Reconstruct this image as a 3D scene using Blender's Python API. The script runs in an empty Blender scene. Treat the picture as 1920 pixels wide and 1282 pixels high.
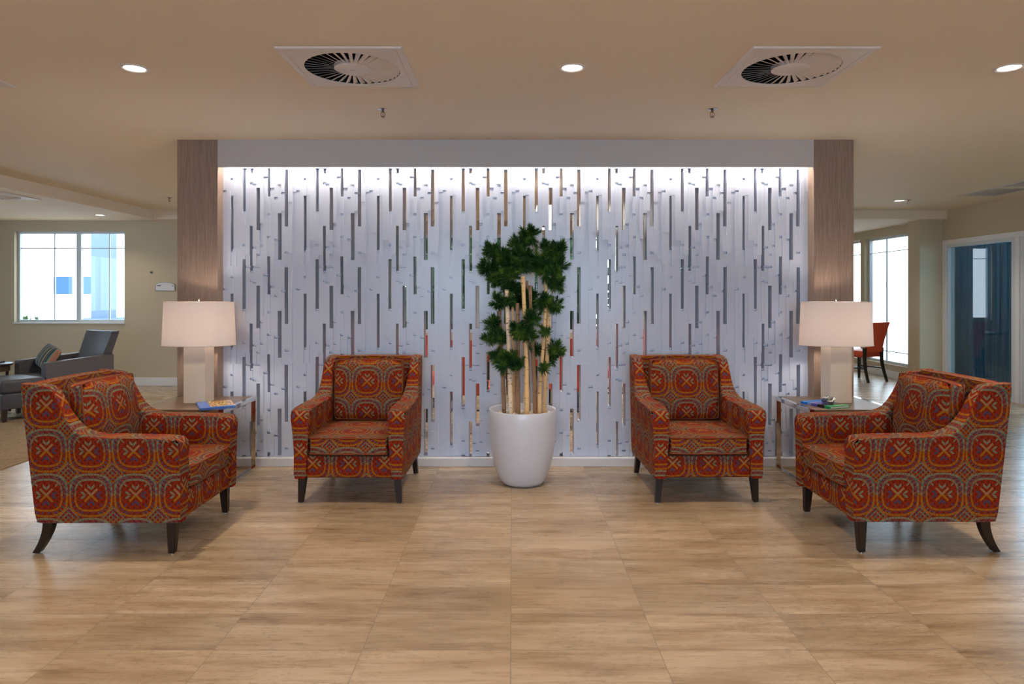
import bpy, bmesh, math, random
from mathutils import Vector, Matrix
PI = math.pi
S = bpy.context.scene
C = S.collection
R = math.radians

# ------------------------------------------------------------------ camera
F = 1241.0; CH = 1.40; HY = 550.0
cd = bpy.data.cameras.new('camera'); cam = bpy.data.objects.new('camera', cd); C.objects.link(cam)
cam.location = (0, 0, CH); cam.rotation_euler = (PI/2, 0, 0)
cd.sensor_width = 36; cd.lens = F/1920*36; cd.shift_y = -(641-HY)/1920; cd.clip_end = 200
S.camera = cam

# ------------------------------------------------------------------ colour management / world
S.view_settings.view_transform = 'Standard'; S.view_settings.look = 'None'
S.view_settings.gamma = 1; S.view_settings.use_curve_mapping = False
S.view_settings.exposure = 0.0
S.cycles.use_denoising = True
S.cycles.max_bounces = 8; S.cycles.diffuse_bounces = 5; S.cycles.glossy_bounces = 4
S.cycles.transparent_max_bounces = 12; S.cycles.sample_clamp_indirect = 6
S.cycles.caustics_reflective = False; S.cycles.caustics_refractive = False
w = bpy.data.worlds.new('daylight'); S.world = w; w.use_nodes = True
w.node_tree.nodes['Background'].inputs[0].default_value = (0.72, 0.86, 1.0, 1)
w.node_tree.nodes['Background'].inputs[1].default_value = 6.0

def area(name, loc, rot, sx, sy, power, col, spread=180, portal=False):
    l = bpy.data.lights.new(name, 'AREA'); l.shape = 'RECTANGLE'; l.size = sx; l.size_y = sy
    l.energy = power; l.color = col; l.spread = R(spread)
    if portal: l.cycles.is_portal = True
    o = bpy.data.objects.new(name, l); C.objects.link(o); o.location = loc; o.rotation_euler = rot
    return o
# daylight entering by the windows behind and beside the photographer
area('daylight_entrance', (0.0, -3.46, 1.6), (R(90), 0, 0), 4.6, 1.3, 100, (0.36, 0.60, 1.0))
area('daylight_left', (-8.47, 6.6, 1.6), (0, R(-90), 0), 1.1, 1.9, 22, (0.5, 0.74, 1.0))
# portals at the rear windows
area('portal_sunroom_side', (6.28, 11.75, 1.3), (0, R(90), 0), 2.1, 3.0, 1, (1, 1, 1), portal=True)
area('portal_sunroom_rear', (3.575, 13.45, 1.61), (R(-90), 0, 0), .8, 1.55, 1, (1, 1, 1), portal=True)
area('portal_left_window', (-6.72, 10.02, 1.65), (R(-90), 0, 0), 1.7, 1.4, 1, (1, 1, 1), portal=True)
# LED strip hidden in the cove behind the header, washing the screen
area('cove_light', (0.03, 5.362, 2.47), (R(-8), 0, 0), 4.70, 0.03, 26, (1.0, 0.88, 0.78))
WARM = (1.0, 0.83, 0.65)

# ------------------------------------------------------------------ helpers
def obj(name, bm, m, parent=None, smooth=None, loc=None):
    bmesh.ops.recalc_face_normals(bm, faces=bm.faces)
    me = bpy.data.meshes.new(name); bm.to_mesh(me); bm.free()
    for mm in (m if isinstance(m, (list, tuple)) else [m]): me.materials.append(mm)
    if smooth is not None:
        me.polygons.foreach_set('use_smooth', [True]*len(me.polygons))
        if smooth < 180: me.set_sharp_from_angle(angle=R(smooth))
    o = bpy.data.objects.new(name, me); C.objects.link(o)
    if parent: o.parent = parent
    if loc: o.location = loc
    return o
def tag(o, label, cat, group=None, kind=None):
    if label: o['label'] = label
    if cat: o['category'] = cat
    if group: o['group'] = group
    if kind: o['kind'] = kind
    return o
def thing(name, label, cat, loc=(0,0,0), rotz=0, group=None):
    o = bpy.data.objects.new(name, None); C.objects.link(o)
    o.location = loc; o.rotation_euler = (0, 0, rotz); o.empty_display_size = .1
    return tag(o, label, cat, group)
def struct(name, bm, m, parent=None, smooth=None):
    o = obj(name, bm, m, parent, smooth)
    if not parent: o['kind'] = 'structure'
    return o
def sempty(name, loc=(0,0,0)):
    o = bpy.data.objects.new(name, None); C.objects.link(o); o.location = loc; o['kind'] = 'structure'
    return o
def dup(root, loc, rotz, label, group=None):
    r = root.copy(); C.objects.link(r); r.location = loc; r.rotation_euler = (0, 0, rotz); r['label'] = label
    if group: r['group'] = group
    for ch in list(root.children):
        c = ch.copy(); C.objects.link(c); c.parent = r
        for g in list(ch.children):
            d = g.copy(); C.objects.link(d); d.parent = c
    return r
def B(): return bmesh.new()
def box(bm, x0, x1, y0, y1, z0, z1, bev=0, seg=2, mi=0):
    vs = [bm.verts.new((x, y, z)) for x in (x0, x1) for y in (y0, y1) for z in (z0, z1)]
    fs = []
    for q in ((0,1,3,2),(4,6,7,5),(0,4,5,1),(2,3,7,6),(0,2,6,4),(1,5,7,3)):
        f = bm.faces.new([vs[i] for i in q]); f.material_index = mi; fs.append(f)
    if bev:
        es = set(e for f in fs for e in f.edges)
        bmesh.ops.bevel(bm, geom=list(es), offset=bev, segments=seg, profile=.5, affect='EDGES', clamp_overlap=True)
    return vs
def frustum(bm, p0, p1, a0, b0, a1, b1, bev=0):
    """tapered square post from p0 (half sizes a0,b0) to p1"""
    r = []
    for p, a, b in ((p0, a0, b0), (p1, a1, b1)):
        r.append([bm.verts.new((p[0]+sx*a, p[1]+sy*b, p[2])) for sx, sy in ((-1,-1),(1,-1),(1,1),(-1,1))])
    fs = [bm.faces.new(r[0][::-1]), bm.faces.new(r[1])]
    for i in range(4): fs.append(bm.faces.new((r[0][i], r[0][(i+1)%4], r[1][(i+1)%4], r[1][i])))
    if bev:
        es = set(e for f in fs for e in f.edges)
        bmesh.ops.bevel(bm, geom=list(es), offset=bev, segments=2, affect='EDGES')
def rings(bm, loops, close=True, caps=True, mi=0):
    L = [[bm.verts.new(p) for p in l] for l in loops]
    n = len(L[0])
    for a, b in zip(L[:-1], L[1:]):
        for i in range(n if close else n-1):
            f = bm.faces.new((a[i], a[(i+1)%n], b[(i+1)%n], b[i])); f.material_index = mi
    if caps:
        for l in (L[0][::-1], L[-1]):
            f = bm.faces.new(l); f.material_index = mi
    return L
def tube(bm, pts, r, n=8, closed=False, mi=0):
    pts = [Vector(p) for p in pts]; m = len(pts); loops = []
    rr = r if isinstance(r, (list, tuple)) else [r]*m
    prev = None
    for i, p in enumerate(pts):
        if closed: t = (pts[(i+1)%m]-pts[i-1]).normalized()
        else: t = (pts[min(i+1, m-1)]-pts[max(i-1, 0)]).normalized()
        if prev is None:
            u = t.orthogonal().normalized()
        else:
            u = (prev - t*prev.dot(t)).normalized()
        prev = u; v = t.cross(u)
        loops.append([p+(u*math.cos(2*PI*k/n)+v*math.sin(2*PI*k/n))*rr[i] for k in range(n)])
    if closed:
        L = [[bm.verts.new(p) for p in l] for l in loops]
        # align the seam
        last = L[-1]; off = min(range(n), key=lambda s: (last[s].co-L[0][0].co).length)
        for j in range(m):
            a = L[j]; b = L[(j+1)%m]
            for i in range(n):
                if j == m-1: f = bm.faces.new((a[(i+off)%n], a[(i+1+off)%n], b[(i+1)%n], b[i]))
                else: f = bm.faces.new((a[i], a[(i+1)%n], b[(i+1)%n], b[i]))
                f.material_index = mi
    else: rings(bm, loops, mi=mi)
def lathe(bm, prof, n=32, c=(0,0,0), sx=1, sy=1, closed_prof=False, mi=0):
    loops = [[(c[0]+sx*r*math.cos(2*PI*k/n), c[1]+sy*r*math.sin(2*PI*k/n), c[2]+z) for k in range(n)] for r, z in prof]
    L = [[bm.verts.new(p) for p in l] for l in loops]
    m = len(L)
    for j in range(m if closed_prof else m-1):
        a, b = L[j], L[(j+1)%m]
        for i in range(n):
            f = bm.faces.new((a[i], a[(i+1)%n], b[(i+1)%n], b[i])); f.material_index = mi
    if not closed_prof:
        for l, r in ((L[0][::-1], prof[0][0]), (L[-1], prof[-1][0])):
            if r > 1e-6: bm.faces.new(l).material_index = mi
def slab(bm, us, vs, d0, d1, holes, axes):
    """slab in the (u,v) plane with rectangular holes; axes maps (u,v,d)->xyz"""
    us = sorted(set(us + [h[0] for h in holes] + [h[1] for h in holes]))
    vs = sorted(set(vs + [h[2] for h in holes] + [h[3] for h in holes]))
    def solid(i, j):
        if not (0 <= i < len(us)-1 and 0 <= j < len(vs)-1): return False
        cu, cv = (us[i]+us[i+1])/2, (vs[j]+vs[j+1])/2
        return not any(h[0] < cu < h[1] and h[2] < cv < h[3] for h in holes)
    cache = {}
    def V(i, j, d):
        k = (i, j, d)
        if k not in cache: cache[k] = bm.verts.new(axes(us[i], vs[j], (d0, d1)[d]))
        return cache[k]
    for i in range(len(us)-1):
        for j in range(len(vs)-1):
            if not solid(i, j): continue
            bm.faces.new([V(i,j,0), V(i+1,j,0), V(i+1,j+1,0), V(i,j+1,0)])
            bm.faces.new([V(i,j,1), V(i,j+1,1), V(i+1,j+1,1), V(i+1,j,1)])
            if not solid(i-1, j): bm.faces.new([V(i,j,0), V(i,j+1,0), V(i,j+1,1), V(i,j,1)])
            if not solid(i+1, j): bm.faces.new([V(i+1,j,0), V(i+1,j,1), V(i+1,j+1,1), V(i+1,j+1,0)])
            if not solid(i, j-1): bm.faces.new([V(i,j,0), V(i,j,1), V(i+1,j,1), V(i+1,j,0)])
            if not solid(i, j+1): bm.faces.new([V(i,j+1,0), V(i+1,j+1,0), V(i+1,j+1,1), V(i,j+1,1)])
XY = lambda u, v, d: (u, v, d)
XZ = lambda u, v, d: (u, d, v)
YZ = lambda u, v, d: (d, u, v)
def uvbox(o, fu=0, fv=0):
    me = o.data; uv = me.uv_layers.new(name='UVMap')
    for p in me.polygons:
        n = p.normal; ax, ay, az = abs(n.x), abs(n.y), abs(n.z)
        for li in p.loop_indices:
            c = me.vertices[me.loops[li].vertex_index].co
            if ax >= ay and ax >= az: t = (c.y - .092, c.z - .05)
            elif ay >= az: t = (c.x - fu, c.z - fv)
            else: t = (c.x, c.y)
            uv.data[li].uv = t
    return o

# ------------------------------------------------------------------ materials
class N:
    """tiny expression builder over Math nodes"""
    nt = None
    def __init__(s, v): s.v = v
    @staticmethod
    def op(o, *a):
        n = N.nt.nodes.new('ShaderNodeMath'); n.operation = o
        for i, x in enumerate(a):
            x = x.v if isinstance(x, N) else x
            if isinstance(x, (int, float)): n.inputs[i].default_value = x
            else: N.nt.links.new(x, n.inputs[i])
        return N(n.outputs[0])
    def __add__(s, o): return N.op('ADD', s, o)
    def __radd__(s, o): return N.op('ADD', o, s)
    def __sub__(s, o): return N.op('SUBTRACT', s, o)
    def __rsub__(s, o): return N.op('SUBTRACT', o, s)
    def __mul__(s, o): return N.op('MULTIPLY', s, o)
    def __rmul__(s, o): return N.op('MULTIPLY', o, s)
    def __truediv__(s, o): return N.op('DIVIDE', s, o)
    def __lt__(s, o): return N.op('LESS_THAN', s, o)
    def __gt__(s, o): return N.op('GREATER_THAN', s, o)
    def __pow__(s, o): return N.op('POWER', s, o)
    def abs(s): return N.op('ABSOLUTE', s)
    def fract(s): return N.op('FRACT', s)
    def floor(s): return N.op('FLOOR', s)
    def max(s, o): return N.op('MAXIMUM', s, o)
    def min(s, o): return N.op('MINIMUM', s, o)
def lin(c):
    return tuple(((x/255)/12.92 if x/255 <= .04045 else ((x/255+.055)/1.055)**2.4) for x in c)
def mat(name, col=None, rough=.6, metal=0, spec=.5, srgb=None, coat=0, emit=None, estr=0, trans=0):
    m = bpy.data.materials.new(name); m.use_nodes = True
    b = m.node_tree.nodes['Principled BSDF']
    if srgb: col = lin(srgb)
    b.inputs['Base Color'].default_value = (*col, 1)
    b.inputs['Roughness'].default_value = rough; b.inputs['Metallic'].default_value = metal
    b.inputs['Specular IOR Level'].default_value = spec; b.inputs['Coat Weight'].default_value = coat
    b.inputs['Transmission Weight'].default_value = trans
    if emit: b.inputs['Emission Color'].default_value = (*emit, 1); b.inputs['Emission Strength'].default_value = estr
    return m
def nodes(m):
    nt = m.node_tree; N.nt = nt; return nt, nt.nodes, nt.links, nt.nodes['Principled BSDF']
def coords(nt, kind='Object', scale=(1,1,1)):
    tc = nt.nodes.new('ShaderNodeTexCoord'); mp = nt.nodes.new('ShaderNodeMapping'); mp.inputs['Scale'].default_value = scale
    nt.links.new(tc.outputs[kind], mp.inputs[0]); return mp.outputs[0]
def noise(nt, vec, scale, detail=4, rough=.5, dist=0):
    n = nt.nodes.new('ShaderNodeTexNoise'); n.inputs['Scale'].default_value = scale; n.inputs['Detail'].default_value = detail
    n.inputs['Roughness'].default_value = rough; n.inputs['Distortion'].default_value = dist
    if vec is not None: nt.links.new(vec, n.inputs['Vector'])
    return n.outputs['Fac']
def ramp(nt, fac, stops, interp='LINEAR'):
    r = nt.nodes.new('ShaderNodeValToRGB'); r.color_ramp.interpolation = interp
    el = r.color_ramp.elements
    while len(el) < len(stops): el.new(.5)
    for e, (p, c) in zip(el, stops): e.position = p; e.color = (*c, 1)
    nt.links.new(fac.v if isinstance(fac, N) else fac, r.inputs[0]); return r.outputs[0]
def mix(nt, fac, a, b, blend='MIX'):
    n = nt.nodes.new('ShaderNodeMix'); n.data_type = 'RGBA'; n.blend_type = blend
    for x, i in ((fac, 0), (a, 6), (b, 7)):
        x = x.v if isinstance(x, N) else x
        if isinstance(x, (int, float)): n.inputs[i].default_value = x
        elif isinstance(x, tuple): n.inputs[i].default_value = (*x, 1)
        else: nt.links.new(x, n.inputs[i])
    return n.outputs[2]
def bump(nt, b, h, strength, dist=.01):
    n = nt.nodes.new('ShaderNodeBump'); n.inputs['Strength'].default_value = strength; n.inputs['Distance'].default_value = dist
    nt.links.new(h.v if isinstance(h, N) else h, n.inputs['Height']); nt.links.new(n.outputs[0], b.inputs['Normal'])

def paint(name, srgb, rough=.7, sc=60, st=.05):
    m = mat(name, srgb=srgb, rough=rough); nt, nd, lk, b = nodes(m)
    if st: bump(nt, b, noise(nt, coords(nt), sc, 3), st, .004)
    return m
M = {}
M['ceiling'] = paint('ceiling_paint', (226, 212, 190), .75)
M['wall'] = paint('wall_paint', (192, 180, 154), .7)
M['trim'] = paint('white_trim_paint', (226, 226, 228), .4, 40, .02)
M['header'] = paint('header_paint', (188, 186, 186), .6)
M['panel'] = paint('gloss_panel_paint', (208, 216, 232), .25, 3, .006)
M['alu'] = mat('window_frame_grey', srgb=(205, 212, 218), rough=.4)
M['chrome'] = mat('chrome', srgb=(215, 212, 208), rough=.09, metal=1)
M['dark'] = mat('dark_void', srgb=(14, 13, 13), rough=.9)
M['ledlamp'] = mat('downlight_lens', srgb=(255, 250, 240), emit=(1, .93, .82), estr=14)
M['led'] = mat('led_strip', srgb=(255, 245, 230), emit=(1, .9, .78), estr=10)
M['leg'] = mat('espresso_wood', srgb=(34, 26, 23), rough=.35)
M['pot'] = mat('glazed_pot', srgb=(212, 217, 228), rough=.28, coat=.2)
M['leather'] = mat('grey_leather', srgb=(72, 68, 71), rough=.45)
M['vinyl'] = mat('orange_vinyl', srgb=(205, 78, 44), rough=.45)
M['lampbase'] = mat('cream_ceramic', srgb=(224, 208, 188), rough=.35)
M['brass'] = mat('nickel', srgb=(180, 172, 160), rough=.25, metal=1)
M['paper'] = mat('page_paper', srgb=(232, 228, 218), rough=.8)
M['hedge'] = paint('hedge_green', (58, 82, 50), .9, 8, .4)
M['stucco'] = paint('stucco_white', (236, 238, 240), .8, 1, 0)
M['stucco2'] = paint('stucco_pale_blue', (112, 132, 158), .8, 1, 0)
M['bluewin'] = mat('blue_window_glass', srgb=(30, 80, 125), rough=.3)
M['sun_patio'] = mat('patio_concrete', srgb=(225, 228, 232), rough=.8)

# travertine tile floor
def floor_mat():
    m = mat('travertine_tile', srgb=(190, 160, 125), rough=.3); nt, nd, lk, b = nodes(m)
    tc = nd.new('ShaderNodeTexCoord'); sp = nd.new('ShaderNodeSeparateXYZ'); lk.new(tc.outputs['Object'], sp.inputs[0])
    x, y = N(sp.outputs[0]), N(sp.outputs[1])
    TW, TH = .583, .2915
    u = (x + .005)/TW; v = (y - 2.60 + 29.15)/TH
    ui, vi = u.floor(), v.floor(); uf, vf = u.fract(), v.fract()
    ed = ((uf - .5).abs()*-1 + .5)*TW; ev = ((vf - .5).abs()*-1 + .5)*TH
    grout = ed.min(ev) < .0016
    wn = nd.new('ShaderNodeTexWhiteNoise'); wn.noise_dimensions = '3D'
    cb = nd.new('ShaderNodeCombineXYZ'); lk.new(ui.v, cb.inputs[0]); lk.new(vi.v, cb.inputs[1]); lk.new(cb.outputs[0], wn.inputs['Vector'])
    rnd = N(wn.outputs['Value'])
    c2 = nd.new('ShaderNodeCombineXYZ')
    lk.new((x*1.1 + rnd*37).v, c2.inputs[0]); lk.new((y*9 + rnd*91).v, c2.inputs[1]); lk.new((rnd*13).v, c2.inputs[2])
    n1 = noise(nt, c2.outputs[0], 1.3, 6, .62, .5)
    c3 = nd.new('ShaderNodeCombineXYZ')
    lk.new((x*2.2 + rnd*11).v, c3.inputs[0]); lk.new((y*24 + rnd*17).v, c3.inputs[1]); lk.new((rnd*5).v, c3.inputs[2])
    n2 = noise(nt, c3.outputs[0], 1.6, 5, .7, .8)
    n3 = noise(nt, coords(nt), 1.1, 3)
    col = ramp(nt, n1, [(.28, lin((136, 113, 87))), (.42, lin((168, 145, 115))), (.55, lin((187, 166, 138))), (.72, lin((206, 188, 163)))])
    fine = ramp(nt, n2, [(.30, lin((150, 124, 98))), (.45, lin((232, 222, 210))), (1, (1, 1, 1))])
    col = mix(nt, .38, col, fine, 'MULTIPLY')
    # pitted bands in places
    n4 = noise(nt, coords(nt, 'Object', (30, 70, 1)), 1, 4, .7)
    pit = (N(n4) > .57) * (N(n3) > .53) * .38
    col = mix(nt, pit, col, lin((112, 88, 64)))
    tv = rnd*.22 + .86
    tn = nd.new('ShaderNodeCombineColor')
    for i in range(3): lk.new(tv.v, tn.inputs[i])
    col = mix(nt, 1.0, col, tn.outputs[0], 'MULTIPLY')
    col = mix(nt, grout, col, lin((122, 108, 94)))
    lk.new(col, b.inputs['Base Color'])
    lk.new((N(n2)*.16 + .20 + grout*.3).v, b.inputs['Roughness'])
    bump(nt, b, grout*-1 + N(n2)*.15, .25, .002)
    return m
M['floor'] = floor_mat()
def carpet_mat():
    m = mat('tan_carpet', srgb=(122, 102, 78), rough=.95, spec=.1); nt, nd, lk, b = nodes(m)
    v = coords(nt, 'Object', (1, 3, 1)); n = noise(nt, v, 9, 5, .7, 1.5); n2 = noise(nt, coords(nt), 400, 2)
    lk.new(ramp(nt, n, [(.35, lin((112, 92, 70))), (.5, lin((150, 128, 100))), (.65, lin((124, 102, 80)))]), b.inputs['Base Color'])
    bump(nt, b, n2, .5, .004); return m
M['carpet'] = carpet_mat()
def wood_mat(name, a, c, sc=(1,1,1), rough=.5, st=.3):
    m = mat(name, srgb=a, rough=rough); nt, nd, lk, b = nodes(m)
    n = noise(nt, coords(nt, 'Object', sc), 1, 6, .65, 1.2)
    lk.new(ramp(nt, n, [(.3, lin(a)), (.7, lin(c))]), b.inputs['Base Color']); bump(nt, b, n, st, .004); return m
M['column'] = wood_mat('taupe_oak_laminate', (122, 100, 86), (160, 138, 122), (75, 75, 3.0), .5, .5)
M['tabletop'] = wood_mat('walnut_veneer', (92, 72, 56), (122, 100, 80), (3, 55, 60), .35, .1)
M['walnut_dark'] = wood_mat('dark_table_wood', (42, 30, 26), (66, 46, 38), (4, 40, 40), .3, .1)
# lamp shade: linen, lets the bulb through
def shade_mat():
    m = mat('linen_shade', srgb=(240, 232, 228), rough=.9, spec=.1); nt, nd, lk, b = nodes(m)
    t = nd.new('ShaderNodeBsdfTranslucent'); t.inputs[0].default_value = (*lin((248, 240, 234)), 1)
    mx = nd.new('ShaderNodeMixShader'); mx.inputs[0].default_value = .45
    lk.new(b.outputs[0], mx.inputs[1]); lk.new(t.outputs[0], mx.inputs[2])
    n = noise(nt, coords(nt, 'Object', (60, 60, 500)), 1, 2); bump(nt, b, n, .1, .002)
    lk.new(mx.outputs[0], nd['Material Output'].inputs[0]); return m
M['shade'] = shade_mat()
def glass_mat(name, tint, ior=1.5, extra=0.0):
    m = mat(name, srgb=(255, 255, 255)); nt, nd, lk, b = nodes(m)
    t = nd.new('ShaderNodeBsdfTransparent'); t.inputs[0].default_value = (*tint, 1)
    g = nd.new('ShaderNodeBsdfGlossy'); g.inputs['Roughness'].default_value = .01
    fr = nd.new('ShaderNodeFresnel'); fr.inputs[0].default_value = ior
    geo = nd.new('ShaderNodeNewGeometry'); fac = (N(fr.outputs[0])*.9 + extra)*(1 - N(geo.outputs['Backfacing']))
    mx = nd.new('ShaderNodeMixShader'); lk.new(fac.v, mx.inputs[0])
    lk.new(t.outputs[0], mx.inputs[1]); lk.new(g.outputs[0], mx.inputs[2])
    lk.new(mx.outputs[0], nd['Material Output'].inputs[0]); return m
M['glass'] = glass_mat('clear_glass', (.96, .98, .98))
M['tint'] = glass_mat('tinted_glass', (.74, .86, .92), 1.5, .06)
# patterned upholstery
def fabric_mat():
    m = mat('patterned_upholstery', srgb=(170, 62, 26), rough=.85, spec=.2); nt, nd, lk, b = nodes(m)
    tc = nd.new('ShaderNodeTexCoord'); sp = nd.new('ShaderNodeSeparateXYZ'); lk.new(tc.outputs['UV'], sp.inputs[0])
    P = .238
    U = N(sp.outputs[0])/P + .5; V = N(sp.outputs[1])/P + .35
    a = (U + 40).fract() - .5; c = (V + 40).fract() - .5
    A, Cc = a.abs(), c.abs()
    d = (A**8.0 + Cc**8.0 + ((A + Cc)*.605)**8.0)**.125
    mx_, mn = A.max(Cc), A.min(Cc)
    def band(e, c0, wd): return (e - c0).abs() < wd
    K = 7.2
    s1 = ((a + c)*K + 40).fract(); s2 = ((a - c)*K + 40).fract()
    dash = (s1 < .58)*(s2 < .58)
    dash2 = ((s1 > .35)*(s2 > .35)).max(dash)
    up = (c + (s1-.5)*.10) > .0
    red = lin((140, 40, 8)); dred = lin((112, 26, 5))
    must = lin((162, 104, 12)); sage = lin((122, 130, 98)); tan = lin((158, 118, 76)); blue = lin((58, 68, 96)); teal = lin((84, 106, 92))
    col = mix(nt, (s1 < .5)*(s2 < .5), red, dred)
    # diagonal lattice at the cell corners
    ca = (A*-1 + .5); cc = (Cc*-1 + .5)
    corner = d > .40
    e1, e2 = ca - cc, ca + cc
    la = (band(e1.abs(), 0, .021)).max(band(e1.abs(), .115, .019)).max(band(e1.abs(), .225, .017))
    lb = (band(e2, 0, .021)).max(band(e2, .115, .019)).max(band(e2, .225, .017))
    wv_ = ((e1*8.7 + 40).fract() < .5)
    col = mix(nt, lb*corner*.85, col, mix(nt, c > 0, sage, must))
    col = mix(nt, la*corner*(wv_*.5 + .45), col, mix(nt, (a > 0)*(c < 0), teal, blue))
    # in between the rings: short dashes
    mid = (d > .378)*(d < .445)*(s1 > .5)*(s2 < .55)
    col = mix(nt, mid*.65, col, blue)
    mid2 = (d > .378)*(d < .445)*(s1 < .5)*(s2 > .5)
    col = mix(nt, mid2*.5*(c > 0), col, teal)
    side = (A > Cc)
    ringc = mix(nt, up, must, mix(nt, side, sage, mix(nt, s1 < .5, sage, teal)))
    ring1 = band(d, .352, .021); ring2 = band(d, .470, .024)
    col = mix(nt, ring1*(dash2*.55+.40), col, ringc)
    col = mix(nt, ring2*(dash2*.60+.35), col, ringc)
    # hearts
    heart = ((mx_ - mn - .138).abs() < .033)*(mn < .078)*(mn > .006)
    hb = mix(nt, (a + c) > 0, blue, sage)
    col = mix(nt, heart*.9, col, hb)
    dot = (d > .25)*(d < .325)*(band(A-Cc, 0, .024)*1)
    col = mix(nt, dot*.8, col, mix(nt, c > 0, blue, sage))
    # the X
    p, q = (a + c)*.7071, (a - c)*.7071
    xx = ((q.abs() < .024)*(p.abs() < .20)).max((p.abs() < .024)*(q.abs() < .20))
    col = mix(nt, xx*.95, col, mix(nt, c > -.01, must, tan))
    # faint weave mottling in the thread colours
    n = noise(nt, coords(nt, 'UV', (600, 600, 1)), 1, 2, .6)
    col = mix(nt, .35, col, ramp(nt, n, [(.3, (.55, .5, .5)), (.7, (1, 1, 1))]), 'MULTIPLY')
    lk.new(col, b.inputs['Base Color']); bump(nt, b, n, .2, .001)
    return m
M['fabric'] = fabric_mat()
def bark_mat(name, base, dark, sc=1):
    m = mat(name, srgb=base, rough=.75); nt, nd, lk, b = nodes(m)
    n = noise(nt, coords(nt, 'Object', (14, 14, 60)), 1.4*sc, 3, .6, .6); n2 = noise(nt, coords(nt, 'Object', (9, 9, 5)), 1, 3)
    c = mix(nt, N(n2), base and lin(base), lin(tuple(min(255, int(x*1.12)) for x in base)))
    f = ramp(nt, n, [(.60, (0, 0, 0)), (.66, (1, 1, 1))])
    lk.new(mix(nt, f, c, lin(dark)), b.inputs['Base Color']); bump(nt, b, n, .3, .003); return m
M['birch'] = bark_mat('birch_bark', (226, 206, 176), (92, 70, 52))
M['cream'] = bark_mat('peeled_bark', (222, 186, 134), (128, 88, 52), .7)
M['brownbark'] = bark_mat('brown_bark', (158, 124, 94), (76, 54, 42), 1.3)
def leaf_mat():
    m = mat('needle_leaf', srgb=(28, 62, 24), rough=.55, spec=.3); nt, nd, lk, b = nodes(m)
    n = noise(nt, coords(nt), 14, 3)
    lk.new(ramp(nt, n, [(.3, lin((16, 48, 20))), (.52, lin((42, 84, 28))), (.72, lin((100, 128, 44)))]), b.inputs['Base Color']); return m
M['leaf'] = leaf_mat()
M['pebble'] = paint('pebble_white', (232, 224, 212), .6)
def stripe_mat():
    m = mat('striped_cushion_cloth', srgb=(70, 78, 76), rough=.8); nt, nd, lk, b = nodes(m)
    tc = nd.new('ShaderNodeTexCoord'); sp = nd.new('ShaderNodeSeparateXYZ'); lk.new(tc.outputs['Object'], sp.inputs[0])
    f = ((N(sp.outputs[0]) + 2)*14).fract()
    g = ((N(sp.outputs[0]) + 2)*28).floor()
    c = ramp(nt, f, [(0, lin((64, 72, 70))), (.34, lin((20, 20, 22))), (.5, lin((40, 120, 96))), (.66, lin((190, 130, 100))), (.82, lin((24, 22, 24)))], 'CONSTANT')
    on = N(sp.outputs[0]) > -.02
    lk.new(mix(nt, on, lin((72, 80, 76)), c), b.inputs['Base Color']); return m
M['stripe'] = stripe_mat()
def curtain_mat():
    m = mat('sheer_curtain', srgb=(96, 122, 132), rough=.9, spec=.1); nt, nd, lk, b = nodes(m)
    n = noise(nt, coords(nt, 'Object', (9, 9, .5)), 2, 4, .6)
    lk.new(ramp(nt, n, [(.3, lin((66, 92, 108))), (.55, lin((120, 148, 158))), (.7, lin((160, 176, 166)))]), b.inputs['Base Color'])
    t = nd.new('ShaderNodeBsdfTranslucent'); t.inputs[0].default_value = (*lin((120, 150, 165)), 1)
    mx = nd.new('ShaderNodeMixShader'); mx.inputs[0].default_value = .5
    lk.new(b.outputs[0], mx.inputs[1]); lk.new(t.outputs[0], mx.inputs[2]); lk.new(mx.outputs[0], nd['Material Output'].inputs[0]); return m
M['curtain'] = curtain_mat()
M['curtain_wall'] = mat('next_room_paint', srgb=(110, 125, 132), rough=.9)

# ------------------------------------------------------------------ floor and ceiling
ZC = 2.633; ZL = 2.50
bm = B(); box(bm, -8.6, 11, -3.6, 14, -.12, 0); struct('floor', bm, M['floor'])
bm = B(); box(bm, -8.5, -4.05, -3.4, 7.45, 0, .006); tag(obj('carpet', bm, M['carpet']), 'tan patterned carpet covering the floor along the left side', 'carpet')

DX = [-3.27, -.87, 1.523]; DIFF = [(x, 3.62) for x in DX]
DL = [(-4.47, 3.63), (-2.07, 3.63), (.329, 3.62), (2.72, 3.62), (5.1, 3.62)] + [(x, 1.0) for x in (-4.47, -2.07, .329, 2.72, 5.1)] + [(x, -1.4) for x in (-2.07, .329, 2.72)]
DLB = [(-3.4, 6.9), (5.15, 8.8), (0.3, 6.4), (1.6, 8.6), (-2.2, 8.8)]
hs = [(x-.285, x+.285, y-.285, y+.285) for x, y in DIFF] + [(x-.0545, x+.0545, y-.0545, y+.0545) for x, y in DL + DLB]
hs.append((-8.7, -5.3, 3.0, 9.8))
hs.append((5.60, 6.08, 7.76, 8.32)); hs.append((5.60, 6.08, 7.05, 7.61))
bm = B(); slab(bm, [-8.6, 6.6], [-3.6, 9.8], ZC, ZC+.12, hs, XY)
struct('ceiling', bm, M['ceiling'])
bm = B(); box(bm, -8.7, 6.7, -3.7, 10.0, ZC+.45, ZC+.5); struct('ceiling_void_deck', bm, M['dark'])
LOWD = (-5.82, 7.42); LOWL = (-5.79, 9.3)
bm = B(); slab(bm, [-8.6, -5.3], [3.0, 9.8], ZL, ZC+.12, [(LOWD[0]-.285, LOWD[0]+.285, LOWD[1]-.285, LOWD[1]+.285), (LOWL[0]-.0545, LOWL[0]+.0545, LOWL[1]-.0545, LOWL[1]+.0545)], XY)
struct('ceiling_left', bm, M['ceiling'])
bm = B(); box(bm, -8.6, 6.45, 9.8, 10.2, ZL, ZC+.12); struct('trim_1', bm, M['ceiling'])
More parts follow.
